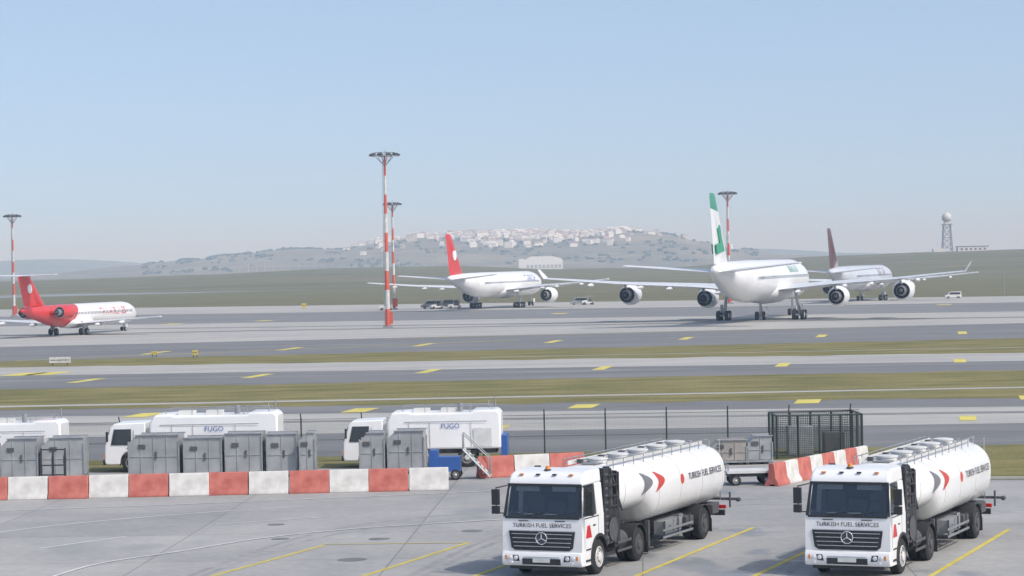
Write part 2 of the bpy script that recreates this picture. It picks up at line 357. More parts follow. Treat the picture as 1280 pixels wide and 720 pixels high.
# ------------------------------------------------------------------ fuel tanker truck
def tanker():
    root = empty('fuel_tanker_truck')
    def wx(z): return 1.2 if z < 1.7 else 1.2-.09*(z-1.7)/1.2
    fn = lambda y, z, d: Vector((d*wx(z), y, z))
    c = Part('cab_body', WHITE)
    arc = [(1.3+.6*math.cos(math.radians(t)), .5+.6*math.sin(math.radians(t))) for t in range(48, 201, 8)]
    low = [(.10, .34), (.03, .40), (0, .72), (.01, 1.36), (.05, 1.70), (1.70, 1.70)]+arc+[(.72, .34)]
    c.prism(low, -1, 1, fn)
    c.done(root, .045)
    c = Part('cab_roof', WHITE)
    c.prism([(.27, 2.56), (.31, 2.70), (.44, 2.86), (.72, 2.95), (1.70, 2.97), (1.70, 2.56)], -1, 1, fn); c.done(root, .06)
    c = Part('cab_pillars', WHITE, BLACK)
    for s in (-1, 1):
        for (y0, y1, z0, z1, yy0, yy1) in [(.045, .15, 1.695, 2.57, .27, .37), (1.20, 1.70, 1.695, 2.57, 1.20, 1.70)]:
            a = [(s*1.198, y0, z0), (s*1.198, y1, z0), (s*1.10, y1, z0), (s*1.10, y0, z0)]
            b = [(s*1.132, yy0, z1), (s*1.132, yy1, z1), (s*1.04, yy1, z1), (s*1.04, yy0, z1)]
            c.loft([a, b])
    c.box((0, 1.66, 2.13), (2.2, .07, .87)); c.done(root, .02)
    c = Part('windscreen', GLASS)
    c.face([(-1.10, .055, 1.71), (1.10, .055, 1.71), (1.05, .285, 2.57), (-1.05, .285, 2.57)])
    for s in (-1, 1): c.face([(s*1.17, .15, 1.71), (s*1.17, 1.2, 1.71), (s*1.11, 1.2, 2.56), (s*1.11, .37, 2.56)])
    c.done(root)
    c = Part('screen_surround', BLACK)
    for z, y, h in ((1.685, .030, .06), (2.585, .262, .07)):
        c.box((0, y, z), (2.24, .03, h))
    for s in (-1, 1): c.loft([[(s*1.19, .035, 1.70), (s*1.19, .06, 1.70), (s*1.10, .05, 1.70), (s*1.10, .03, 1.70)], [(s*1.12, .26, 2.57), (s*1.12, .28, 2.57), (s*1.05, .28, 2.57), (s*1.05, .26, 2.57)]])
    for x in (-.55, .15):
        c.cyl((x, .035, 1.73), (x+.62, .075, 1.82), .013, seg=6); c.cyl((x+.3, .0, 1.70), (x+.3, .055, 1.78), .015, seg=6)
    c.done(root)
    c = Part('interior', SEAT, BLACK, DIRTYW)
    c.box((0, .32, 1.70), (2.15, .40, .12), 1)
    for x in (-.62, .62):
        c.box((x, 1.15, 1.95), (.5, .16, .6)); c.box((x, 1.13, 2.32), (.26, .12, .2))
    c.box((0, 1.15, 1.85), (.5, .14, .4), 0)
    c.box((.15, .22, 1.765), (.35, .2, .01), 2); c.box((-.5, .2, 1.765), (.25, .15, .02), 2)
    for x in (-.55, .55): c.box((x, .36, 2.47), (.7, .02, .14), 2)
    M = Matrix.Rotation(math.radians(-55), 3, 'X')
    pts = [Vector((.6, .64, 1.92))+M @ Vector((.22*math.cos(t*math.pi/8), .22*math.sin(t*math.pi/8), 0)) for t in range(17)]
    for a, b in zip(pts, pts[1:]): c.cyl(a, b, .018, seg=6, m=1)
    c.box((0, 1.6, 2.1), (2.1, .02, .8), 1)
    c.done(root)
    c = Part('bumper', WHITE)
    c.prism([(-.05, .38), (-.07, .46), (-.07, .66), (-.02, .74), (.25, .74), (.25, .34), (0, .34)], -1.21, 1.21, lambda y, z, d: Vector((d, y, z))); c.done(root, .03)
    c = Part('front_trim', BLACK, SILVER, LAMP, DGREY, ORANGE, DIRTYW)
    c.prism([(-1.0, 1.33), (1.0, 1.33), (.93, .85), (.82, .775), (-.82, .775), (-.93, .85)], -.022, .05, lambda x, z, d: Vector((x, d, z)), 0)
    for i, z in enumerate((1.235, 1.12, 1.0, .89)): c.box((0, -.030, z), (1.84-.05*i, .02, .022), 1)
    c.box((0, -.02, 1.32), (2.0, .03, .02), 1)
    for k in range(24):
        a = 2*math.pi*k/24; b2 = 2*math.pi*(k+1)/24
        c.cyl((.165*math.cos(a), -.06, 1.12+.165*math.sin(a)), (.165*math.cos(b2), -.06, 1.12+.165*math.sin(b2)), .017, seg=6, m=1)
    for a in (90, 210, 330): c.cyl((0, -.06, 1.12), (.16*math.cos(math.radians(a)), -.06, 1.12+.16*math.sin(math.radians(a))), .024, .01, seg=6, m=1)
    c.lathe((0, -.01, 1.12), (0, -1, 0), [(0, .15), (.035, .14)], 20, 3)
    c.box((0, -.075, .47), (1.15, .03, .17), 0); c.box((0, -.095, .50), (.52, .012, .11), 5); c.box((0, -.078, .60), (1.1, .02, .012), 1)
    for s in (-1, 1):
        c.prism([(s*.66, .47), (s*1.12, .49), (s*1.14, .66), (s*.70, .64)], -.082, -.03, lambda x, z, d: Vector((x, d+(.03 if abs(x) > 1 else 0), z)), 0)
        for x in (.78, .95): c.lathe((s*x, -.08, .565), (0, -1, 0), [(0, .065), (.012, .06), (.02, .03)], 16, 2)
        c.box((s*1.07, -.065, .575), (.06, .03, .12), 4)
        c.lathe((s*.92, -.07, .425), (0, -1, 0), [(0, .045), (.012, .04)], 12, 2)
    c.box((0, .06, .30), (2.0, .12, .10), 0)
    for x in (-.75, -.25, .25, .75): c.box((x, .40, 2.87), (.12, .06, .035), 4 if abs(x) > .5 else 0)
    c.lathe((-.1, .75, 2.95), (0, 0, 1), [(0, .10), (.04, .10), (.05, .07), (.12, .06), (.14, .03)], 14, [3, 3, 4, 4])
    c.box((.55, -.012, 1.60), (.3, .02, .03), 3); c.box((-.55, -.012, 1.60), (.3, .02, .03), 3)
    c.done(root, .006)
    text('front_lettering', 'TURKISH FUEL SERVICES', .165, TEXTD, root, lambda x, y: Vector((x*1.0, -.002, 1.47+y)), .001)
    for s in (-1, 1):
        c = Part('mirror', BLACK, DGLASS)
        c.cyl((s*1.14, .27, 2.56), (s*1.40, .05, 2.50), .018, seg=8); c.cyl((s*1.18, .15, 1.78), (s*1.40, .05, 1.80), .018, seg=8)
        c.cyl((s*1.40, .05, 1.76), (s*1.40, .05, 2.52), .016, seg=8)
        c.box((s*1.42, .06, 2.24), (.22, .10, .44)); c.box((s*1.42, .06, 1.88), (.22, .10, .22)); c.done(root, .02)
    c = Part('cab_side_details', BLACK, DGREY, WHITE, REDL, SILVER)
    for s in (-1, 1):
        c.box((s*1.203, .95, 1.42), (.012, .18, .04), 0)
        for y in (.22, 1.28): c.box((s*1.2, y, 1.25), (.008, .012, .85), 1)
        c.box((s*1.2, .75, 1.66), (.012, 1.1, .03), 0)
        c.prism([(1.3+.66*math.cos(math.radians(t)), .5+.66*math.sin(math.radians(t))) for t in range(20, 201, 12)]+[(1.3+.585*math.cos(math.radians(t)), .5+.585*math.sin(math.radians(t))) for t in range(200, 19, -12)], s*.85, s*1.225, lambda y, z, d: Vector((d, y, z)), 0)
        c.box((s*1.15, .48, .48), (.16, .42, .05), 0); c.box((s*1.16, .48, .78), (.1, .36, .04), 0)
        c.prism([(.30, 1.1), (.75, 1.1), (.62, 1.45), (.42, 1.45)], s*1.199, s*1.206, lambda y, z, d: Vector((d, y, z)), 3)
    c.done(root)
    c = Part('wheels', RUBBER, DIRTYW, DGREY)
    for s in (-1, 1):
        c.tyre((s*1.05, 1.3, .49), .49, .29, s)
        c.tyre((s*1.06, 4.5, .49), .49, .27, s, 0, 2); c.tyre((s*.74, 4.5, .49), .49, .27, s)
        c.tyre((s*1.06, 10.36, .50), .50, .30, s, 0, 2); c.tyre((s*.72, 10.36, .50), .50, .30, s)
        for k in range(8):
            a = k*math.pi/4; c.cyl((s*1.17, 1.3+.15*math.cos(a), .49+.15*math.sin(a)), (s*1.21, 1.3+.15*math.cos(a), .49+.15*math.sin(a)), .018, seg=6, m=2)
    for y in (1.3, 4.5, 10.36): c.cyl((-1, y, .49), (1, y, .49), .09, m=2)
    c.done(root)
    c = Part('chassis', BLACK, DGREY, STEEL)
    for s in (-1, 1):
        c.box((s*.42, 3.4, .82), (.09, 5.2, .24)); c.box((s*.5, 8.9, .86), (.1, 6.6, .2))
        for yc in (4.5, 10.36):
            c.prism([(yc+.60*math.cos(math.radians(t)), .5+.60*math.sin(math.radians(t))) for t in range(0, 181, 12)]+[(yc+.57*math.cos(math.radians(t)), .5+.57*math.sin(math.radians(t))) for t in range(180, -1, -12)], s*.58, s*1.23, lambda y, z, d: Vector((d, y, z)), 0)
            c.box((s*.98, yc+.66, .38), (.5, .015, .42), 0)
        c.box((s*.85, 6.15, .62), (.12, .14, .8), 1); c.box((s*.85, 6.15, .2), (.28, .28, .04), 1)
        for z in (.48, .72): c.box((s*1.2, 3.30, z), (.03, 1.1, .08), 1)
        for z in (.45, .66): c.box((s*1.21, 7.9, z), (.03, 2.7, .07), 2)
        for y in (6.8, 8.0, 9.1): c.box((s*1.17, y, .65), (.05, .06, .55), 1)
        c.cyl((s*.86, 2.75, .72), (s*.86, 3.75, .72), .28, seg=20, m=1)
    c.box((0, 4.6, 1.05), (1.0, 1.0, .12), 1)
    c.box((0, 8.2, .72), (1.7, 2.2, .42), 1)
    c.done(root, .01)
    c = Part('pump_cabinet', GALV, DGREY, STEEL)
    for s in (-1, 1):
        c.box((s*.98, 7.6, .72), (.36, 1.5, .38), 0); c.box((s*1.165, 7.6, .72), (.012, .02, .34), 1); c.box((s*1.17, 7.3, .74), (.02, .12, .03), 1); c.box((s*1.17, 7.95, .74), (.02, .12, .03), 1)
        c.box((s*.98, 9.15, .70), (.34, .7, .3), 1)
        for k in range(5): c.cyl((s*1.0, 8.5+.09*k, .55), (s*1.0, 8.55+.09*k, .95), .03, seg=8, m=1+k % 2)
    c.done(root, .015)
    c = Part('filter_and_hose_rack', BLACK, DGREY, STEEL, RED)
    for s in (-1, 1):
        c.box((s*1.0, 1.95, 1.88), (.36, .30, 2.1))
        for k in range(10): c.box((s*1.19, 1.95, .95+.2*k), (.03, .24, .07), 1)
        c.box((s*1.0, 2.36, 1.25), (.34, .40, 1.0), 0); c.box((s*.97, 2.78, 1.35), (.4, .36, 1.5), 0)
        c.cyl((s*1.06, 2.30, 1.7), (s*1.06, 2.30, 2.95), .10, m=0, seg=14); c.cyl((s*1.08, 2.56, 1.0), (s*1.08, 2.56, 2.75), .06, m=1, seg=12)
        for z in (1.8, 2.1, 2.4, 2.7): c.box((s*1.06, 2.45, z), (.30, .7, .05), 0)
        c.box((s*1.06, 2.8, 2.25), (.26, .06, 1.1), 0); c.box((s*1.12, 3.0, 1.6), (.10, .10, 2.3), 0); c.cyl((s*1.14, 2.4, 2.9), (s*1.14, 3.3, 1.6), .035, seg=8, m=1)
        c.lathe((s*1.17, 2.45, 1.15), (s, 0, 0), [(-.12, .3), (-.12, .34), (-.1, .34), (-.1, .22), (.02, .22), (.02, .34), (.04, .34), (.04, .3)], 24, 1)
        for k in range(4): c.cyl((s*(1.12+.02*k), 1.85+.25*k, .75), (s*(1.16-.02*k), 2.0+.25*k, 1.05+.1*k), .04, seg=8, m=1)
    c.box((0, 2.3, 1.25), (1.6, .7, .5), 1); c.box((0, 1.95, 2.80), (2.1, .1, .08)); c.cyl((-.3, 2.3, 1.5), (-.3, 2.3, 2.9), .1, m=1)
    c.cyl((.9, 3.15, .95), (.9, 3.15, 1.5), .05, m=3, seg=8)
    c.done(root, .012)
    st = [(2.95, .25, .16, 2.2), (2.985, .62, .38, 2.18), (3.07, .92, .56, 2.17), (3.22, 1.12, .66, 2.16), (3.4, 1.21, .71, 2.16), (5.0, 1.22, .73, 2.15), (5.35, 1.23, .78, 2.11), (5.8, 1.25, .93, 1.97), (6.1, 1.25, .98, 1.92), (12.2, 1.25, .98, 1.92), (12.45, 1.20, .93, 1.92), (12.62, 1.05, .80, 1.92), (12.72, .7, .52, 1.92), (12.75, .3, .2, 1.92)]
    NE = 2.6
    def sec(y):
        if y <= st[0][0]: return st[0][1:]
        for a, b in zip(st, st[1:]):
            if y <= b[0]:
                t = (y-a[0])/(b[0]-a[0]); return tuple(a[i]+(b[i]-a[i])*t for i in (1, 2, 3))
        return st[-1][1:]
    def ring(y, k=0.):
        hw, hh, zc = sec(y); out = []
        for i in range(48):
            t = 2*math.pi*i/48; c0 = math.cos(t); s0 = math.sin(t)
            out.append((math.copysign(abs(c0)**(2/NE), c0)*(hw+k), y, zc+math.copysign(abs(s0)**(2/NE), s0)*(hh+k)))
        return out
    def tx(y, z):
        hw, hh, zc = sec(y); q = min(.999, abs(z-zc)/hh); return hw*(1-q**NE)**(1/NE)
    c = Part('tank', WHITE); c.loft([ring(s[0]) for s in st]); c.done(root, smooth=30)
    c = Part('tank_seams', DIRTYW)
    for y in (3.4, 5.05, 6.15, 8.1, 10.1, 12.1): c.loft([ring(y, .0), ring(y, .010), ring(y+.05, .010), ring(y+.05, 0)], caps=False)
    c.done(root)
    c = Part('tank_livery', RED, MGREY)
    def patch(z0, z1, yl, yr, m, s=1, n=12):
        for i in range(n):
            za = z0+(z1-z0)*i/n; zb = z0+(z1-z0)*(i+1)/n
            c.face([(s*(tx(y, z)+.012), y, z) for y, z in ((yl(za), za), (yr(za), za), (yr(zb), zb), (yl(zb), zb))], m)
    for s in (-1, 1):
        patch(1.90, 2.55, lambda z: 4.75+.25*math.sin((z-1.9)*4.83), lambda z: 4.85+.80*math.sin((z-1.9)*4.83), 1, s)
        patch(1.90, 2.50, lambda z: 5.85+.3*math.sin((z-1.9)*5.2), lambda z: 5.95+.75*math.sin((z-1.9)*5.2), 0, s)
        patch(1.93, 2.25, lambda z: 8.25-math.sqrt(max(.0001, .16**2-(z-2.09)**2)), lambda z: 8.25+math.sqrt(max(.0001, .16**2-(z-2.09)**2)), 0, s)
    c.done(root)
    for s in (-1, 1):
        text('tank_lettering', 'TURKISH FUEL SERVICES', .29, TEXTD, root, lambda x, y: Vector((s*(tx(10.3, 2.10+y)+.014), 10.4+s*x, 2.10+y)), .002)
    c = Part('tank_top_gear', STEEL, DIRTYW, DGREY, GALV)
    for s in (-1, 1):
        c.box((s*.62, 7.7, 2.93), (.04, 8.4, .12), 1)
        c.cyl((s*.78, 3.6, 3.03), (s*.78, 12.0, 3.03), .018, seg=8, m=3)
        for k in range(11): c.cyl((s*.78, 3.6+.84*k, 2.74), (s*.78, 3.6+.84*k, 3.03), .014, seg=6, m=3)
    c.box((0, 7.7, 2.905), (.5, 8.2, .03), 3)
    for y in (4.3, 6.0, 7.7, 9.4, 11.1):
        c.lathe((0.0, y, 2.88), (0, 0, 1), [(0, .3), (.10, .3), (.11, .33), (.15, .33), (.17, .2)], 20, 1)
        c.cyl((.42, y+.3, 2.85), (.42, y+.3, 3.03), .06, m=0, seg=10); c.box((-.4, y-.35, 2.95), (.14, .2, .12), 2)
    c.cyl((-.48, 3.8, 2.95), (-.48, 11.8, 2.95), .03, seg=8, m=0)
    c.done(root)
    c = Part('rear_gear', BLACK, DGREY, REDL, STEEL, DIRTYW)
    c.box((0, 12.55, .62), (2.3, .12, .18)); c.box((0, 12.35, .9), (1.9, .5, .12), 1)
    for s in (-1, 1):
        c.box((s*1.0, 12.63, .80), (.34, .06, .12), 2); c.box((s*.95, 11.8, .82), (.3, .6, .3), 1)
        for x in (.55, .9): c.cyl((s*x, 12.86, 1.0), (s*x, 12.86, 2.95), .018, seg=6, m=3)
        for k in range(6): c.cyl((s*.55, 12.86, 1.1+.32*k), (s*.9, 12.86, 1.1+.32*k), .014, seg=6, m=3)
    c.box((.5, 13.0, 1.02), (2.0, .10, .08), 1); c.cyl((1.2, 12.95, .75), (1.2, 12.95, 1.25), .035, m=1, seg=8); c.cyl((1.45, 12.98, 1.0), (1.45, 13.15, 1.0), .07, m=1, seg=10)
    c.box((0, 12.8, 1.3), (.9, .1, .7), 4)
    c.done(root, .008)
    return root
tk = tanker(); tk.location = (.70, 69.9, 0); tk.rotation_euler = (0, 0, math.radians(-23.4))
clone(tk, (9.06, 68.6, 0))

# ------------------------------------------------------------------ aircraft
def foil(le, chord, thick, vert=False):
    prof = [(0, 0), (.03, .35), (.12, .75), (.3, 1), (.5, .9), (.75, .5), (1, .02), (1, -.02), (.75, -.3), (.5, -.6), (.3, -.75), (.12, -.6), (.03, -.3)]
    le = Vector(le); out = []
    for t, h in prof:
        if vert: out.append(le+Vector((h*thick*.5 if h > 0 else h*thick*.65, -t*chord, 0)))
        else: out.append(le+Vector((0, -t*chord, h*thick*.5)))
    return out

def airliner(P, loc, hd, sc):
    root = empty('airliner', loc, math.radians(-hd), sc)
    R, zc, n, t = P['R'], P['zc'], P['nose'], P['tail']; L = n-t
    fs = [(0, .08, .62), (.012, .17, .60), (.05, .34, .52), (.10, .52, .40), (.16, .70, .26), (.22, .86, .12), (.28, .96, .03), (.34, 1, 0), (.6, 1, 0), (.88, 1, 0), (.92, .94, -.04), (.95, .82, -.09), (.975, .62, -.17), (.99, .40, -.25), (1, .08, -.32)]
    c = Part('fuselage', P['body'])
    c.loft([[(R*r*math.cos(2*math.pi*k/40), t+L*s, zc+R*z+R*r*math.sin(2*math.pi*k/40)) for k in range(40)] for s, r, z in fs]); c.done(root, smooth=50)
    c = Part('belly_fairing', AWHITE)
    yb0, yb1 = P['belly']
    c.loft([[(R*1.08*k2*math.cos(2*math.pi*k/24), yb0+(yb1-yb0)*s, zc-R*.55+R*.62*k2*math.sin(2*math.pi*k/24)) for k in range(24)] for s, k2 in ((0, .2), (.08, .6), (.2, .9), (.4, 1), (.65, 1), (.85, .9), (.95, .6), (1, .2))]); c.done(root, smooth=50)
    for s in (-1, 1):
        c = Part('wing', AWHITE, AGREY)
        c.loft([foil((s*x, y, z), ch, th) for x, y, z, ch, th in P['wing']])
        for x, y0, z, ln in P.get('fair', []):
            c.lathe((s*x, y0, z), (0, -1, 0), [(0, .02), (ln*.2, .22), (ln*.5, .28), (ln*.8, .18), (ln, .02)], 10, 0)
        if P.get('winglet'):
            x, y, z, ch, th = P['wing'][-1]; dx, dy, dz, ch2 = P['winglet']
            c.loft([foil((s*x, y, z), ch, th), [Vector((s*(x+dx), v.y, z+dz)) + Vector((.04 if i < 7 else -.04, 0, 0)) for i, v in enumerate(foil((0, y-dy, 0), ch2, .1))]])
        ws = P['wing']
        for (x0, y0, z0, c0, t0), (x1, y1, z1, c1, t1) in zip(ws[1:], ws[2:]):
            c.face([(s*x0, y0-c0*.72, z0+t0*.31), (s*x0, y0-c0*.72-.12, z0+t0*.30), (s*x1, y1-c1*.72-.10, z1+t1*.30), (s*x1, y1-c1*.72, z1+t1*.31)], 1)
        c.done(root, smooth=50)
        c = Part('tailplane', AWHITE); c.loft([foil((s*x, y, z), ch, th) for x, y, z, ch, th in P['stab']]); c.done(root, smooth=50)
        for (x, y, z, r, ln) in P['eng']:
            c = Part('engine', P.get('engm', AWHITE), DGREY, STEEL, BLACK)
            o = (s*x, y, z)
            c.lathe(o, (0, -1, 0), [(.8*r, .05*r), (.75*r, .80*r), (.2*r, .82*r), (.02*r, .88*r), (0, .93*r), (.08*r, 1.0*r), (.7*r, 1.08*r), (ln*.45, 1.06*r), (ln*.72, .86*r), (ln*.72, .80*r), (ln*.6, .72*r), (ln*.6, .05*r)], 32, [3, 3, 2, 2, 2, 0, 0, 0, 2, 1, 3], caps=False)
            c.lathe(o, (0, -1, 0), [(ln*.55, .62*r), (ln*.8, .52*r), (ln*.92, .42*r), (ln*.92, .36*r), (ln*.85, .3*r), (ln*1.05, .05*r)], 24, [2, 2, 1, 3, 1], caps=True)
            if P.get('rear_eng'):
                c.box((s*(x-r*.9), y-ln*.45, z), (r*1.6, ln*.5, .35), 0)
            else:
                zt = P['pyl'](x)
                c.loft([[(s*x-.16, y-r*.9, z+r*.95), (s*x+.16, y-r*.9, z+r*.95), (s*x+.16, y-ln*.75, z+r*.7), (s*x-.16, y-ln*.75, z+r*.7)], [(s*x-.14, y-ln*.62, zt), (s*x+.14, y-ln*.62, zt), (s*x+.14, y-ln*1.15, zt), (s*x-.14, y-ln*1.15, zt)]], 0)
            c.done(root, smooth=40)
    c = Part('fin', P['fin_m']); c.loft([foil((0, y, z), ch, th, True) for y, z, ch, th in P['fin']]); c.done(root, smooth=50)
    for poly, off, m in P.get('fin_art', []):
        c = Part('fin_emblem', m)
        for s in (-1, 1): c.prism(poly, s*off*.5, s*off, lambda y, z, d: Vector((d, y, z)))
        c.done(root)
    c = Part('landing_gear', AGREY, RUBBER, DIRTYW)
    for (x, y, rows, r, zz) in P['gear']:
        for s in ((-1, 1) if x else (1,)):
            c.cyl((s*x, y, r), (s*x*.9, y, zz), r*.28, seg=10); c.cyl((s*x, y+r*2.2, r*1.6), (s*x*.9, y, zz*.8), r*.12, seg=8)
            sp = r*1.15
            for k in range(rows):
                yy = y+(k-(rows-1)/2)*r*2.3
                for d in (-1, 1): c.tyre((s*x+d*sp*.75, yy, r), r, r*.75, d, 1, 2)
                c.cyl((s*x-sp, yy, r), (s*x+sp, yy, r), r*.18, seg=8)
            if rows > 1: c.box((s*x, y, r), (r*.4, r*2.3*(rows-1), r*.35))
            c.box((s*x+(s*.5*r if x else r*1.3), y+.2, r*2.1+.2), (.06, r*2.6, r*1.7), 2)
    c.done(root)
    c = Part('cabin_windows', DGLASS)
    y = t+L*.27
    while y < t+L*.9:
        for s in (-1, 1):
            za, zb = zc+.16*R-.19, zc+.16*R+.19
            xa = s*(math.sqrt(R*R-(za-zc)**2)+.012); xb = s*(math.sqrt(R*R-(zb-zc)**2)+.012)
            c.face([(xa, y-.12, za), (xa, y+.12, za), (xb, y+.12, zb), (xb, y-.12, zb)])
        y += .54
    for yy in P.get('doors', []):
        for s in (-1, 1):
            for dy in (-.5, .5):
                za, zb = zc-.1*R, zc+.5*R
                xa = s*(math.sqrt(R*R-(za-zc)**2)+.012); xb = s*(math.sqrt(R*R-(zb-zc)**2)+.012); xm = s*(R*math.cos(math.asin(.2))+.03)
                zm = zc+.2*R
                c.face([(xa, yy+dy-.03, za), (xa, yy+dy+.03, za), (xm, yy+dy+.03, zm), (xm, yy+dy-.03, zm)])
                c.face([(xm, yy+dy-.03, zm), (xm, yy+dy+.03, zm), (xb, yy+dy+.03, zb), (xb, yy+dy-.03, zb)])
    for s in (-1, 1):
        c.face([(s*.15*R, t+L*.973, zc+.50*R), (s*.5*R, t+L*.965, zc+.38*R), (s*.48*R, t+L*.955, zc+.62*R), (s*.12*R, t+L*.958, zc+.70*R)])
    c.done(root)
    if P.get('label'):
        body, size, yy, m, zo = P['label']
        for s in (-1, 1):
            def fnn(x, y, s=s):
                z = zo*R+y; z = max(-.95*R, min(.95*R, z)); return Vector((s*(math.sqrt(R*R-z*z)+.03), yy+s*x, zc+z))
            text('airline_lettering', body, size, m, root, fnn, .005)
    return root

FIN_GREEN = two_tone('fin_white_green', (.72, .73, .74), (.02, .26, .15), (0, .10, 1), 11.6)
TAILRED = mat('tail_red', (.60, .035, .03), .35, var=.05, coat=.2)
MDBODY = two_tone('red_white_body', (.60, .05, .045), (.76, .76, .76), (0, 1, -1.1), -4.0)
def disc(y, z, r, n=20): return [(y+r*math.cos(2*math.pi*k/n), z+r*math.sin(2*math.pi*k/n)) for k in range(n)]
A340 = dict(R=2.82, zc=5.5, nose=29.5, tail=-33, body=AWHITE, belly=(-6, 14),
    wing=[(1.5, 11.0, 4.0, 13.0, 1.5), (2.8, 10.0, 4.2, 11.8, 1.35), (9.4, 5.9, 4.8, 7.9, .85), (19, -.2, 5.4, 5.3, .5), (28.8, -6.2, 6.3, 2.7, .28)], winglet=(.9, 1.2, 1.3, 1.1),
    fair=[(5.6, .5, 3.9, 5.5), (12.2, -.5, 4.6, 5), (16, -2.2, 4.85, 4.5), (22.5, -5.2, 5.3, 3.6)],
    eng=[(9.4, 10.6, 3.0, 1.35, 5.2), (19.3, 4.6, 3.75, 1.35, 5.2)], pyl=lambda x: 4.7+.08*(x-9),
    fin=[(-21.0, 7.6, 3.0, .1), (-23.3, 7.9, 8.6, .55), (-30.5, 16.4, 3.6, .25), (-31.3, 16.9, 2.6, .1)], fin_m=FIN_GREEN,
    fin_art=[([(-26.6, 9.6), (-31.4, 9.2), (-31.9, 10.4), (-29.6, 10.6), (-30.6, 12.4), (-29.3, 12.9), (-28.0, 11.0)], .33, GREENP)],
    stab=[(.4, -25.2, 6.9, 6.6, .6), (1.2, -25.8, 7.0, 6.2, .55), (11.2, -32.2, 7.9, 2.8, .24)],
    gear=[(5.3, 0, 2, .68, 4.4), (0, -.6, 1, .6, 3.5), (0, 25.0, 1, .52, 3.2)], doors=[-21, -5, 12, 25], label=('MAHAN AIR', 1.3, 12, GREENP, .50))
airliner(A340, gp(952, 400), 16.2, 1.03)
TWIN = dict(A340); TWIN.update(eng=[(9.6, 11.0, 2.75, 1.65, 5.8)], fin_m=TAILRED, gear=[(5.3, 0, 3, .66, 4.4), (0, 25.0, 1, .52, 3.2)], label=('TURKISH', 2.0, 17, TEXTB, .42), fin_art=[(disc(-29.2, 12.2, 1.1), .33, AWHITE)], winglet=None)
airliner(TWIN, gp(622, 385), 18.5, .86)
QA = dict(A340); QA.update(fin_m=two_tone('fin_grey_maroon', (.38, .37, .38), (.10, .035, .045), (0, -.3, .6), 13.5), body=mat('light_grey_body', (.50, .54, .58), .4, var=.04, scale=.4), fin_art=[], eng=[(9.4, 10.6, 2.9, 1.5, 5.4)], winglet=None, label=('QATAR', 2.4, 12, MAROON, .42))
airliner(QA, gp(1076, 376), 20, .84)
MD = dict(R=1.75, zc=3.1, nose=25.5, tail=-17, body=MDBODY, belly=(-4, 7), rear_eng=True, engm=TAILRED,
    wing=[(.8, 6.4, 1.75, 7.6, .8), (1.7, 5.6, 1.8, 7.0, .75), (5, 3.7, 2.0, 4.9, .5), (16.2, -1.6, 2.75, 1.4, .18)], fair=[(5.5, .5, 1.7, 3), (10, -1.2, 2.0, 2.6)],
    eng=[(2.95, -6.0, 3.75, .95, 5.2)], pyl=lambda x: 0,
    fin=[(-6.5, 4.6, 2.0, .1), (-8.5, 4.8, 7.2, .5), (-13.6, 9.3, 4.2, .3)], fin_m=TAILRED, fin_art=[(disc(-14.2, 7.4, .7), .3, AWHITE)],
    stab=[(0, -13.5, 9.3, 3.8, .35), (1.0, -13.9, 9.35, 3.6, .3), (6.1, -17.0, 9.5, 1.4, .12)],
    gear=[(2.55, 0, 1, .55, 2.2), (0, 21.5, 1, .36, 1.9)], doors=[22], label=('TAN AIRLINES', 1.6, 13.5, TEXTR, .20))
airliner(MD, gp(86, 419), 14.2, .90)

# ------------------------------------------------------------------ light masts
def mast(loc, h, k=1.):
    root = empty('floodlight_mast', loc)
    c = Part('pole', MASTRED, FADEW, GALV); n = 9
    for i in range(n):
        r0 = (.36-.22*i/n)*k; r1 = (.36-.22*(i+1)/n)*k
        c.lathe((0, 0, h*.97*i/n), (0, 0, 1), [(0, r0), (h*.97/n, r1)], 14, 0 if i % 2 == 0 else 1)
    c.box((0, 0, .15), (1.3, 1.3, .3), 2); c.box((.5*k, 0, 1.4), (.4, .5, 1.6), 0)
    for s in (-.2, .2): c.cyl((-.5*k, s, .4), (-.26*k, s, h*.95), .03, seg=5, m=2)
    c.done(root)
    c = Part('lamp_platform', GALV, DGREY, LAMP)
    z = h*.97
    c.lathe((0, 0, z), (0, 0, 1), [(0, .3*k), (.05, .75*k), (.15, .75*k), (.2, .3*k)], 14, 0)
    for j in range(10):
        a = 2*math.pi*j/10; d = Vector((math.cos(a), math.sin(a), 0))
        c.cyl(Vector((0, 0, z)), d*1.75*k+Vector((0, 0, z+.35)), .05, seg=6)
        c.cyl(Vector((0, 0, z-1.4)), d*1.5*k+Vector((0, 0, z+.3)), .04, seg=5)
        b = Matrix.Rotation(a, 3, 'Z') @ Matrix.Rotation(.5, 3, 'Y')
        c.box(d*1.85*k+Vector((0, 0, z+.28)), (.5, .62, .28), 1, b); c.box(d*1.87*k+Vector((0, 0, z+.12)), (.4, .5, .04), 2, b)
        a2 = 2*math.pi*(j+1)/10; d2 = Vector((math.cos(a2), math.sin(a2), 0))
        c.cyl(d*1.3*k+Vector((0, 0, z+.6)), d2*1.3*k+Vector((0, 0, z+.6)), .03, seg=5)
    c.cyl((0, 0, z), (0, 0, z+1.0), .04, seg=6)
    c.done(root)
for u, v, h, k in [(485, 410, 25, 1.05), (493, 387, 21.5, .9), (18, 396, 20.7, .85), (912, 380, 22, .9)]: mast(gp(u, v), h, k)

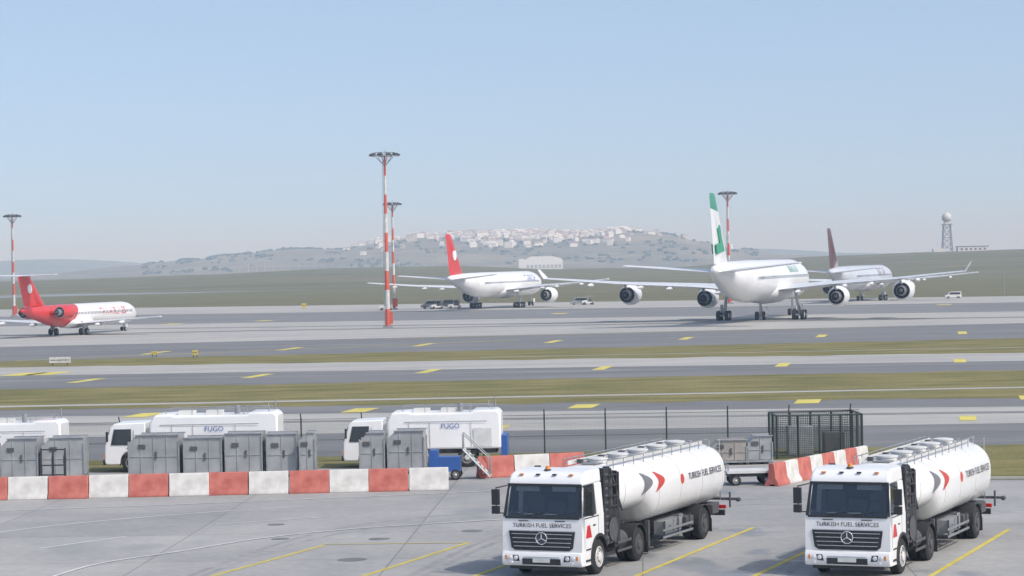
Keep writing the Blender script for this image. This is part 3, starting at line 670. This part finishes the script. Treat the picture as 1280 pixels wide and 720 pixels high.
# ------------------------------------------------------------------ concrete barriers
def barrier_mesh(m):
    c = Part('concrete_barrier', m)
    c.prism([(-.30, 0), (-.30, .10), (-.17, .30), (-.11, .82), (-.08, .88), (.08, .88), (.11, .82), (.17, .30), (.30, .10), (.30, 0), (.12, 0), (.12, .06), (-.12, .06), (-.12, 0)], -.72, .72, lambda y, z, d: Vector((d, y, z)))
    return c.done(bevel=.02)
BR = barrier_mesh(FADER); BW = barrier_mesh(FADEW); used = [False, False]
def brow(a, b, n, first, hs=1.):
    d = (b-a)/n; an = math.atan2(d.y, d.x)
    for i in range(n):
        k = (i+first) % 2; src = (BR, BW)[k]
        o = src if not used[k] else src.copy()
        if used[k]: S.collection.objects.link(o); o.name = 'concrete_barrier'
        used[k] = True
        o.location = a+d*(i+.5)+Vector((random.uniform(-.02, .02), random.uniform(-.05, .05), 0)); o.rotation_euler = (0, 0, an+random.uniform(-.02, .02)); o.scale = (d.length/1.46, 1, hs)
brow(gp(-90, 627), gp(561, 612), 13, 1)
brow(gp(597, 597.5), gp(730, 591.5), 3, 0)
brow(gp(964, 608), gp(1082, 583), 8, 0)

# ------------------------------------------------------------------ fence
fa, fb = gp(-300, 590), gp(1075, 566)
root = empty('chainlink_fence', fa); root.rotation_euler = (0, 0, math.atan2((fb-fa).y, (fb-fa).x)); FL = (fb-fa).length
c = Part('posts', GREENF); k = 0
while k*2.75 < FL:
    x = k*2.75; c.cyl((x, 0, 0), (x, 0, 2.0), .035, seg=8); c.cyl((x, 0, 2.0), (x, -.22, 2.22), .025, seg=6); k += 1
c.done(root)
c = Part('wires', GREENF)
for z in (.05, 1.0, 1.95): c.cyl((0, 0, z), (FL, 0, z), .009, seg=5)
c.done(root)
c = Part('mesh', FMESH); c.face([(0, .04, .05), (FL, .04, .05), (FL, .04, 1.95), (0, .04, 1.95)]); c.done(root)
root = empty('wire_mesh_enclosure', gp(972, 574)); root.rotation_euler = (0, 0, .03)
W_, D_, HH = 3.75, 2.6, 1.9
c = Part('frame', GREENF)
for x in (0, W_*.25, W_*.5, W_*.75, W_):
    for y in (0, D_): c.cyl((x, y, 0), (x, y, HH), .05, seg=8)
for x in (0, W_): c.cyl((x, D_*.5, 0), (x, D_*.5, HH), .05, seg=8)
for z in (.1, HH):
    for y in (0, D_): c.cyl((0, y, z), (W_, y, z), .035, seg=6)
    for x in (0, W_): c.cyl((x, 0, z), (x, D_, z), .035, seg=6)
c.done(root)
c = Part('mesh_panels', CMESH)
for y in (0, D_): c.face([(0, y, .1), (W_, y, .1), (W_, y, HH), (0, y, HH)])
for x in (0, W_): c.face([(x, 0, .1), (x, D_, .1), (x, D_, HH), (x, 0, HH)])
c.done(root)
c = Part('cabinet', DGREY, GALV); c.box((1.2, 1.4, .7), (1.1, .7, 1.3), 1); c.box((2.7, 1.4, .55), (.9, .8, 1.0), 0); c.done(root, .03)

# ------------------------------------------------------------------ ground support equipment
def container(u, v, w_, h=1.5, d=1.5, m=PANEL):
    root = empty('metal_container', gp(u, v)); root.rotation_euler = (0, 0, random.uniform(-.06, .06))
    c = Part('body', m, DGREY, STEEL)
    cut = random.choice((0, .3))
    c.prism([(0.05, .2), (0.05, h-cut), (.05+cut, h), (w_-.05, h), (w_-.05, .2)], .04, d-.04, lambda x, z, y: Vector((x, y, z)))
    c.done(root)
    c = Part('frame', GALV, DGREY, m)
    for x in (0.03, w_-.03):
        for y in (0.03, d-.03): c.box((x, y, (h-cut)/2+.05), (.06, .06, h-cut))
    for y in (0.0, d): c.box((w_/2, y, .14), (w_, .06, .08)); c.box((w_/2+cut/2, y, h+.02), (w_-cut, .05, .05))
    for x in (0, w_): c.box((x, d/2, .14), (.06, d, .08))
    n = max(2, int(w_/.5))
    for k in range(1, n): c.box((w_*k/n, .03, .2+(h-.2)/2), (.035, .035, h-.28), 2)
    c.box((w_/2, .028, h*.52), (w_-.15, .03, .035), 2)
    c.box((w_*.5+.1, .0, h*.55), (.08, .04, .3), 1); c.box((w_*.25+.05, .012, h*.75), (.3, .03, .18), 1)
    for x in (.3, w_-.3): c.box((x, d/2, .06), (.25, d*.9, .11), 1)
    c.done(root, .008)
for u, v, w_, h in [(-42, 604, 1.2, 1.8), (0, 603, 1.62, 1.8), (52, 602, 1.8, 1.8), (160, 600, 2.2, 1.85), (229, 599, 1.65, 1.7), (281, 598, 1.6, 1.85), (333, 597, 1.3, 1.8), (374, 597, .7, 1.85), (449, 594, 1.1, 1.75), (484, 593, 1.6, 1.8)]: container(u, v, w_, h)
container(888, 582, 1.6, 1.05, 1.2, mat('tan_box', (.33, .31, .28), .8, var=.15)); container(935, 581, 1.1, 1.2, 1.2)

def service_truck(loc, rz, L=7.4, label=None, sc=1., blue=False):
    root = empty('service_truck', loc, rz, sc)
    f = lambda x, z, d: Vector((x, d*(1. if z < 1.5 else 1-.07*(z-1.5)), z))
    c = Part('cab', WHITE); arc = [(1.15+.5*math.cos(math.radians(t)), .42+.5*math.sin(math.radians(t))) for t in range(0, 181, 15)]
    c.prism([(.05, .35), (0, .5), (.02, 1.15), (.28, 1.95), (.42, 2.08), (1.75, 2.12), (1.75, .42)]+arc[1:]+[(.65, .35)], -1.02, 1.02, f); c.done(root, .05)
    c = Part('cab_glass', DGLASS, BLACK, LAMP, ORANGE)
    for s in (-1, 1):
        c.prism([(.28, 1.18), (.42, 1.85), (1.15, 1.85), (1.15, 1.18)], s*1.0, s*1.035, f, 0)
        c.box((-.02, s*.78, .72), (.05, .3, .16), 2); c.box((-.02, s*.96, .72), (.04, .08, .16), 3)
        c.box((.15, s*1.18, 1.55), (.08, .14, .42), 1); c.cyl((.2, s*1.0, 1.7), (.15, s*1.18, 1.7), .02, m=1, seg=6)
        c.box((1.25, s*1.025, 1.1), (.015, .012, 1.4), 1); c.box((1.05, s*1.03, 1.05), (.16, .02, .04), 1)
    c.loft([[(.015, -.92, 1.2), (.015, .92, 1.2), (.10, .92, 1.2), (.10, -.92, 1.2)], [(.215, -.88, 1.84), (.215, .88, 1.84), (.3, .88, 1.84), (.3, -.88, 1.84)]], 0)
    c.box((-.0, 0, .95), (.05, 1.3, .14), 1); c.box((-.03, 0, .45), (.1, 1.9, .2), 1)
    c.done(root)
    c = Part('service_body', WHITE, DIRTYW)
    pr = [(1.95, .8), (1.95, 2.05), (2.15, 2.42), (2.9, 2.45), (3.0, 2.38), (L-1.3, 2.38), (L-1.15, 2.48), (L-.15, 2.48), (L, 2.30), (L, .8)]
    c.prism(pr, -1.1, 1.1, lambda x, z, y: Vector((x, y*(1 if z < 2.1 else .93), z))); c.done(root, .09)
    c = Part('body_trim', DGREY, GALV, DIRTYW, BLUE)
    c.box((L/2+.8, 0, .68), (L-2.0, 1.2, .2))
    for s in (-1, 1):
        c.cyl((2.6, s*.6, 2.66), (L-.4, s*.6, 2.66), .02, seg=6, m=1)
        for k in range(5): c.cyl((2.6+(L-3.0)*k/4, s*.6, 2.35), (2.6+(L-3.0)*k/4, s*.6, 2.66), .018, seg=6, m=1)
        for x in (2.9, 3.8, 5.6): c.box((x, s*1.102, 1.45), (.02, .012, 1.1), 1)
        c.box((4.5, s*1.102, 2.0), (4.2 if L > 7 else 3.6, .012, .03), 1); c.box((L-.8, s*1.103, 1.3), (.8, .014, .8), 2)
        c.box((3.2, s*.95, .65), (1.0, .3, .3), 2)
    for x in (3.4, 4.6): c.box((x, 0, 2.46), (.7, .6, .16), 2)
    c.cyl((L-1.8, -.3, 2.4), (L-1.8, -.3, 2.75), .12, m=1)
    c.box((L+.12, 0, .9), (.25, 2.0, .9), 3 if blue else 0)
    c.cyl((L-.3, .7, 2.3), (L-.3, .7, 2.95), .03, seg=6, m=1); c.cyl((L-.6, .7, 2.3), (L-.6, .7, 2.8), .03, seg=6, m=1)
    c.done(root, .01)
    c = Part('wheels', RUBBER, DIRTYW)
    for s in (-1, 1):
        for x in (1.15, L-1.5): c.tyre((x, s*.88, .42), .42, .26, s, ax=(0, 1, 0))
    c.done(root)
    if label: text('lettering', label, .30, TEXTB, root, lambda x, y: Vector((4.7+x, -1.106, 1.79+y)), .0)
    return root
g = gp(131, 592); service_truck(g+Vector((0, 1.2, 0)), -.03, 7.4, 'FUGO', 1.03)
g = gp(430, 587); service_truck(g+Vector((0, 1.2, 0)), -.04, 6.9, 'FUGO', 1.0, True)
g = gp(-122, 597); service_truck(g+Vector((0, 1.2, 0)), -.02, 7.3, None, .95)
root = empty('service_steps', gp(536, 601)); root.rotation_euler = (0, 0, -.05)
c = Part('chassis', BLUE, RUBBER, DIRTYW, GALV)
c.box((.65, .5, .65), (1.3, .9, .6)); c.box((.2, .5, 1.05), (.35, .8, .35))
for x in (.3, 1.1):
    for y in (.1, .9): c.tyre((x, y, .22), .22, .14, -1, 1, 2, (0, 1, 0))
for k in range(6): c.box((1.55+.17*k*.9, .5, 1.15-.18*k), (.26, .7, .04), 3)
for y in (.15, .85):
    c.cyl((1.4, y, 1.25), (2.5, y, .1), .04, seg=6, m=2); c.cyl((1.4, y, 1.9), (2.5, y, .85), .025, seg=6, m=3); c.cyl((1.4, y, 1.2), (1.4, y, 1.9), .025, seg=6, m=3); c.cyl((2.5, y, .1), (2.5, y, .85), .025, seg=6, m=3)
c.done(root, .01)
root = empty('baggage_dolly', gp(908, 608)); root.rotation_euler = (0, 0, .06)
c = Part('bed', DIRTYW, DGREY, RUBBER, GALV)
c.box((1.0, .7, .52), (1.9, 1.3, .10)); c.box((1.0, .7, .40), (1.7, .9, .14), 1)
for x in (.1, 1.9):
    for k in range(3): c.cyl((x, .1+.6*k, .55), (x, .1+.6*k, .82), .025, seg=6, m=3)
    c.cyl((x, .1, .82), (x, 1.3, .82), .025, seg=6, m=3)
for x in (.4, 1.6):
    for y in (.15, 1.25): c.tyre((x, y, .2), .2, .12, -1, 2, 0, (0, 1, 0))
c.cyl((0, .7, .4), (-.9, .5, .25), .04, seg=6, m=0)
c.done(root, .01)
root = empty('tool_rack', gp(52, 606))
c = Part('rack', BLACK)
for x in (0, .5, 1.0):
    c.cyl((x, 0, 0), (x, 0, 1.5), .03, seg=6); c.cyl((x, -.3, 0), (x, -.3, 1.1), .03, seg=6); c.cyl((x, 0, 1.5), (x, -.3, 1.1), .03, seg=6)
for z in (.4, .8, 1.45): c.cyl((0, 0, z), (1.0, 0, z), .03, seg=6)
c.done(root)

def van(loc, rz, body=WHITE, sc=1., name='service_van'):
    root = empty(name, loc, rz, sc)
    f = lambda x, z, d: Vector((x, d*(1 if z < 1.1 else .9), z))
    c = Part('body', body); c.prism([(0, .3), (0, .8), (.8, 1.05), (1.3, 1.85), (4.6, 1.9), (4.7, .3)], -.9, .9, f); c.done(root, .06)
    c = Part('glass_and_wheels', DGLASS, RUBBER, DIRTYW)
    for s in (-1, 1):
        c.prism([(1.05, 1.12), (1.4, 1.7), (4.3, 1.7), (4.3, 1.12)], s*.80, s*.92, lambda x, z, d: Vector((x, d, z)), 0)
        for x in (.9, 3.8): c.tyre((x, s*.8, .33), .33, .22, s, 1, 2, (0, 1, 0))
    c.done(root)
van(gp(526, 386), .1, GALV, .9); van(gp(548, 385), 0, DGREY, .9); van(gp(713, 381), .05, GALV, .8); van(gp(1181, 373), 0, DIRTYW, .7)
def tug(loc, rz, sc=1.):
    root = empty('baggage_tug', loc, rz, sc)
    c = Part('body', DGREY, RUBBER, GALV, DIRTYW)
    c.prism([(0, .3), (0, .8), (1.0, .95), (1.1, .6), (2.6, .6), (2.6, .3)], -.6, .6, lambda x, z, d: Vector((x, d, z)), 3)
    for x in (1.1, 2.3):
        for y in (-.5, .5): c.cyl((x, y, .6), (x, y, 1.7), .04, m=2, seg=6)
    c.box((1.7, 0, 1.75), (1.5, 1.2, .08), 2); c.box((1.9, 0, .85), (.4, .9, .5), 0)
    for x in (.5, 2.2):
        for s in (-1, 1): c.tyre((x, s*.55, .28), .28, .2, s, 1, 2, (0, 1, 0))
    c.done(root)
for u, v in [(538, 386.5), (560, 386), (727, 381), (474, 388)]: tug(gp(u, v), random.uniform(0, .5))

def sign(u, v, w_, h, m):
    root = empty('taxiway_sign', gp(u, v)); c = Part('panel', m, DGREY)
    c.box((0, 0, .25+h/2), (w_, .25, h)); 
    for x in (-w_*.35, w_*.35): c.cyl((x, 0, 0), (x, 0, .3), .05, m=1, seg=6)
    c.box((0, -.13, .25+h/2), (w_*.9, .012, h*.12), 1); c.done(root, .02)
sign(75, 457, 2.0, .55, FADEW); sign(193, 446, .6, .3, YEL); sign(244, 447, .5, .5, YEL); sign(380, 386, .9, .9, YEL)

# ------------------------------------------------------------------ distant terrain
def hill(name, Y, dF, dB, prof, m, amp, x0=None, x1=None, nx=160, foot=-1.):
    P = []
    for u, v in prof:
        a = (u-640)-RO*(v-360); b = (v-360)+RO*(u-640)+PB; P.append((a/F*Y, H-b*Y/F))
    def zr(x):
        if x <= P[0][0]: return P[0][1]
        for (xa, za), (xb, zb) in zip(P, P[1:]):
            if x <= xb:
                t = (x-xa)/(xb-xa); t = t*t*(3-2*t); return za+(zb-za)*t
        return P[-1][1]
    def zf(x, y):
        t = (y-(Y-dF))/dF if y <= Y else 1-(y-Y)/dB
        t = max(0, min(1, t)); k = t*t*(3-2*t)
        nz = noise.fractal(Vector((x/260, y/260, Y)), 1, 2, 5)*amp
        return foot+(zr(x)-foot)*k+nz*k
    x0 = x0 if x0 is not None else P[0][0]; x1 = x1 if x1 is not None else P[-1][0]
    q = Part(name, m); ny = 36; V = []
    for i in range(nx+1):
        x = x0+(x1-x0)*i/nx
        V.append([q.bm.verts.new((x, Y-dF+(dF+dB)*j/ny, zf(x, Y-dF+(dF+dB)*j/ny))) for j in range(ny+1)])
    for i in range(nx):
        for j in range(ny): q.bm.faces.new((V[i][j], V[i+1][j], V[i+1][j+1], V[i][j+1]))
    q.done(smooth=180); return zf
HILLM = ground_mat('hill_vegetation', (.10, .105, .06), (.30, .26, .18), .006, (1, 2.5, 1), rough=1, fine=.03, fine_amt=.35, bump=0)
HILLB = ground_mat('far_hill', (.10, .12, .08), (.17, .18, .12), .003, (1, 2.5, 1), rough=1, fine=.02, fine_amt=.2, bump=0)
HILLG = ground_mat('grass_ridge', (.115, .12, .06), (.185, .17, .10), .006, (1, 3, 1), rough=1, fine=.05, fine_amt=.2, bump=0)
hill('distant_hills', 6500, 1200, 1500, [(-700, 350), (-400, 340), (-100, 330), (0, 327), (70, 324), (130, 326), (175, 331), (220, 328), (300, 322), (450, 318), (700, 318), (900, 312), (1100, 316), (1300, 322), (1700, 330)], HILLB, 6)
town = hill('town_hill', 4200, 900, 900, [(100, 340), (170, 332), (240, 325), (300, 317), (360, 311), (430, 312), (480, 304), (520, 297), (600, 294), (660, 293), (720, 293), (780, 289), (830, 293), (870, 302), (920, 314), (980, 321), (1050, 324), (1150, 327)], HILLM, 4)
hill('grass_ridge', 1700, 900, 700, [(-500, 372), (0, 352), (250, 343), (450, 334), (560, 332), (700, 336), (850, 334), (960, 325), (1050, 319), (1180, 314), (1280, 311), (1500, 306), (1900, 300)], HILLG, .6)

c = Part('hillside_town', HOUSEW, HOUSEB, ROOF)
for i in range(520):
    u = random.gauss(665, 75) if random.random() < .75 else random.uniform(430, 830)
    y = random.uniform(3800, 4195)
    if u > 790 and y < 4050: continue
    if random.random() < .65: y = random.uniform(4030, 4195)
    x = (u-640)/F*y; z = town(x, y); wd = random.uniform(5, 13); dp = random.uniform(6, 10); h = random.uniform(3, 9.5); r = random.uniform(.8, 1.8)
    rz = random.uniform(-.4, .4); M = Matrix.Rotation(rz, 3, 'Z'); o = Vector((x, y, z-1)); m = 0 if random.random() < .75 else 1
    c.box(o+Vector((0, 0, h/2)), (wd, dp, h), m, M)
    b = [o+M @ Vector(q) for q in ((-wd/2-.3, -dp/2-.3, h+.01), (wd/2+.3, -dp/2-.3, h+.01), (wd/2+.3, dp/2+.3, h+.01), (-wd/2-.3, dp/2+.3, h+.01))]
    t = [o+M @ Vector((q, s, h+r)) for q, s in ((-wd/4, -.1), (wd/4, -.1), (wd/4, .1), (-wd/4, .1))]
    c.loft([b, t], 2 if random.random() < .45 else m)
c.done()
TREE = ground_mat('distant_tree_foliage', (.045, .06, .035), (.09, .105, .06), .05, rough=1, fine=.4)
c = Part('distant_trees', TREE)
def blob(o, r):
    n = len(c.bm.verts); bmesh.ops.create_icosphere(c.bm, subdivisions=1, radius=r, matrix=Matrix.Translation(o) @ Matrix.Diagonal((1.3, 1, .8, 1)))
    c.bm.verts.ensure_lookup_table()
    for v in c.bm.verts[n:]: v.co += Vector((random.uniform(-1, 1), random.uniform(-1, 1), random.uniform(-1, 1)))*r*.3
for i in range(1100):
    u = random.uniform(180, 950); y = random.uniform(3500, 4200) if random.random() < .6 else random.uniform(4150, 4205); x = (u-640)/F*y
    if noise.noise(Vector((x/130, y/130, 3))) < -.05: continue
    blob(Vector((x, y, town(x, y)+.5)), random.uniform(1.8, 4.5))
c.done()
def zon(u, v, Y):
    a = (u-640)-RO*(v-360); b = (v-360)+RO*(u-640)+PB; return Vector((a/F*Y, Y, H-b*Y/F))
o = zon(680, 340, 2500); o.z = 3
root = empty('hangar', o); c = Part('building', AWHITE, DGREY, AGREY)
c.prism([(-19, -4), (-19, 8), (-17, 10), (-12, 12.2), (8, 12.2), (17, 10), (19, 8), (19, -4)], 0, 30, lambda x, z, d: Vector((x, d, z)))
for k in range(-4, 5): c.box((k*4, -.1, 2), (2.6, .15, 3.5), 2)
c.box((-22, 5, 3), (6, 10, 14), 0); c.done(root)
Yr = 1650; o = zon(1184, 313, Yr); root = empty('radar_tower', o)
c = Part('lattice', GALV, FADEW)
ht = 17.
for a in range(4):
    s = [(-1, -1), (1, -1), (1, 1), (-1, 1)][a]; s2 = [(-1, -1), (1, -1), (1, 1), (-1, 1)][(a+1) % 4]
    c.cyl((s[0]*3.4, s[1]*3.4, -5), (s[0]*2.2, s[1]*2.2, ht), .28, seg=6)
    for k in range(4):
        za = ht*k/4; zb = ht*(k+1)/4; ra = 3.4-1.2*k/4; rb = 3.4-1.2*(k+1)/4
        c.cyl((s[0]*ra, s[1]*ra, za), (s2[0]*rb, s2[1]*rb, zb), .14, seg=5); c.cyl((s2[0]*ra, s2[1]*ra, za), (s[0]*rb, s[1]*rb, zb), .14, seg=5)
        c.cyl((s[0]*rb, s[1]*rb, zb), (s2[0]*rb, s2[1]*rb, zb), .2, seg=5)
c.box((0, 0, ht+.2), (6.4, 6.4, .5)); c.box((0, 0, ht+1.2), (3.5, 3.5, 1.8), 1)
c.lathe((0, 0, ht+2), (0, 0, 1), [(0, 1.6), (.5, 2.5), (1.6, 3.2), (3.0, 3.3), (4.5, 2.7), (5.6, 1.4), (6, .1)], 20, 1); c.done(root)
root = empty('airfield_building', zon(1200, 314, 1640)); c = Part('building', DIRTYW, DGREY)
c.box((8, 0, 1), (20, 7, 4)); c.box((-14, 0, .5), (8, 5, 3)); 
for k in range(6): c.box((0.5+k*3, -3.52, 1.3), (1.4, .08, 1.2), 1)
c.box((8, 0, 3.15), (20.6, 7.6, .25), 1); c.done(root)
c = Part('approach_light_posts', FADEW)
for i in range(26):
    o = gp(300+i*10.5, 349-i*.32, 0); c.cyl(o, o+Vector((0, 0, 13 if i % 2 else 10)), .22, seg=5)
c.done()
c = Part('steel_pole', GALV); o = gp(1255, 369); c.cyl(o, o+Vector((0, 0, 6)), .12, seg=6); c.done()
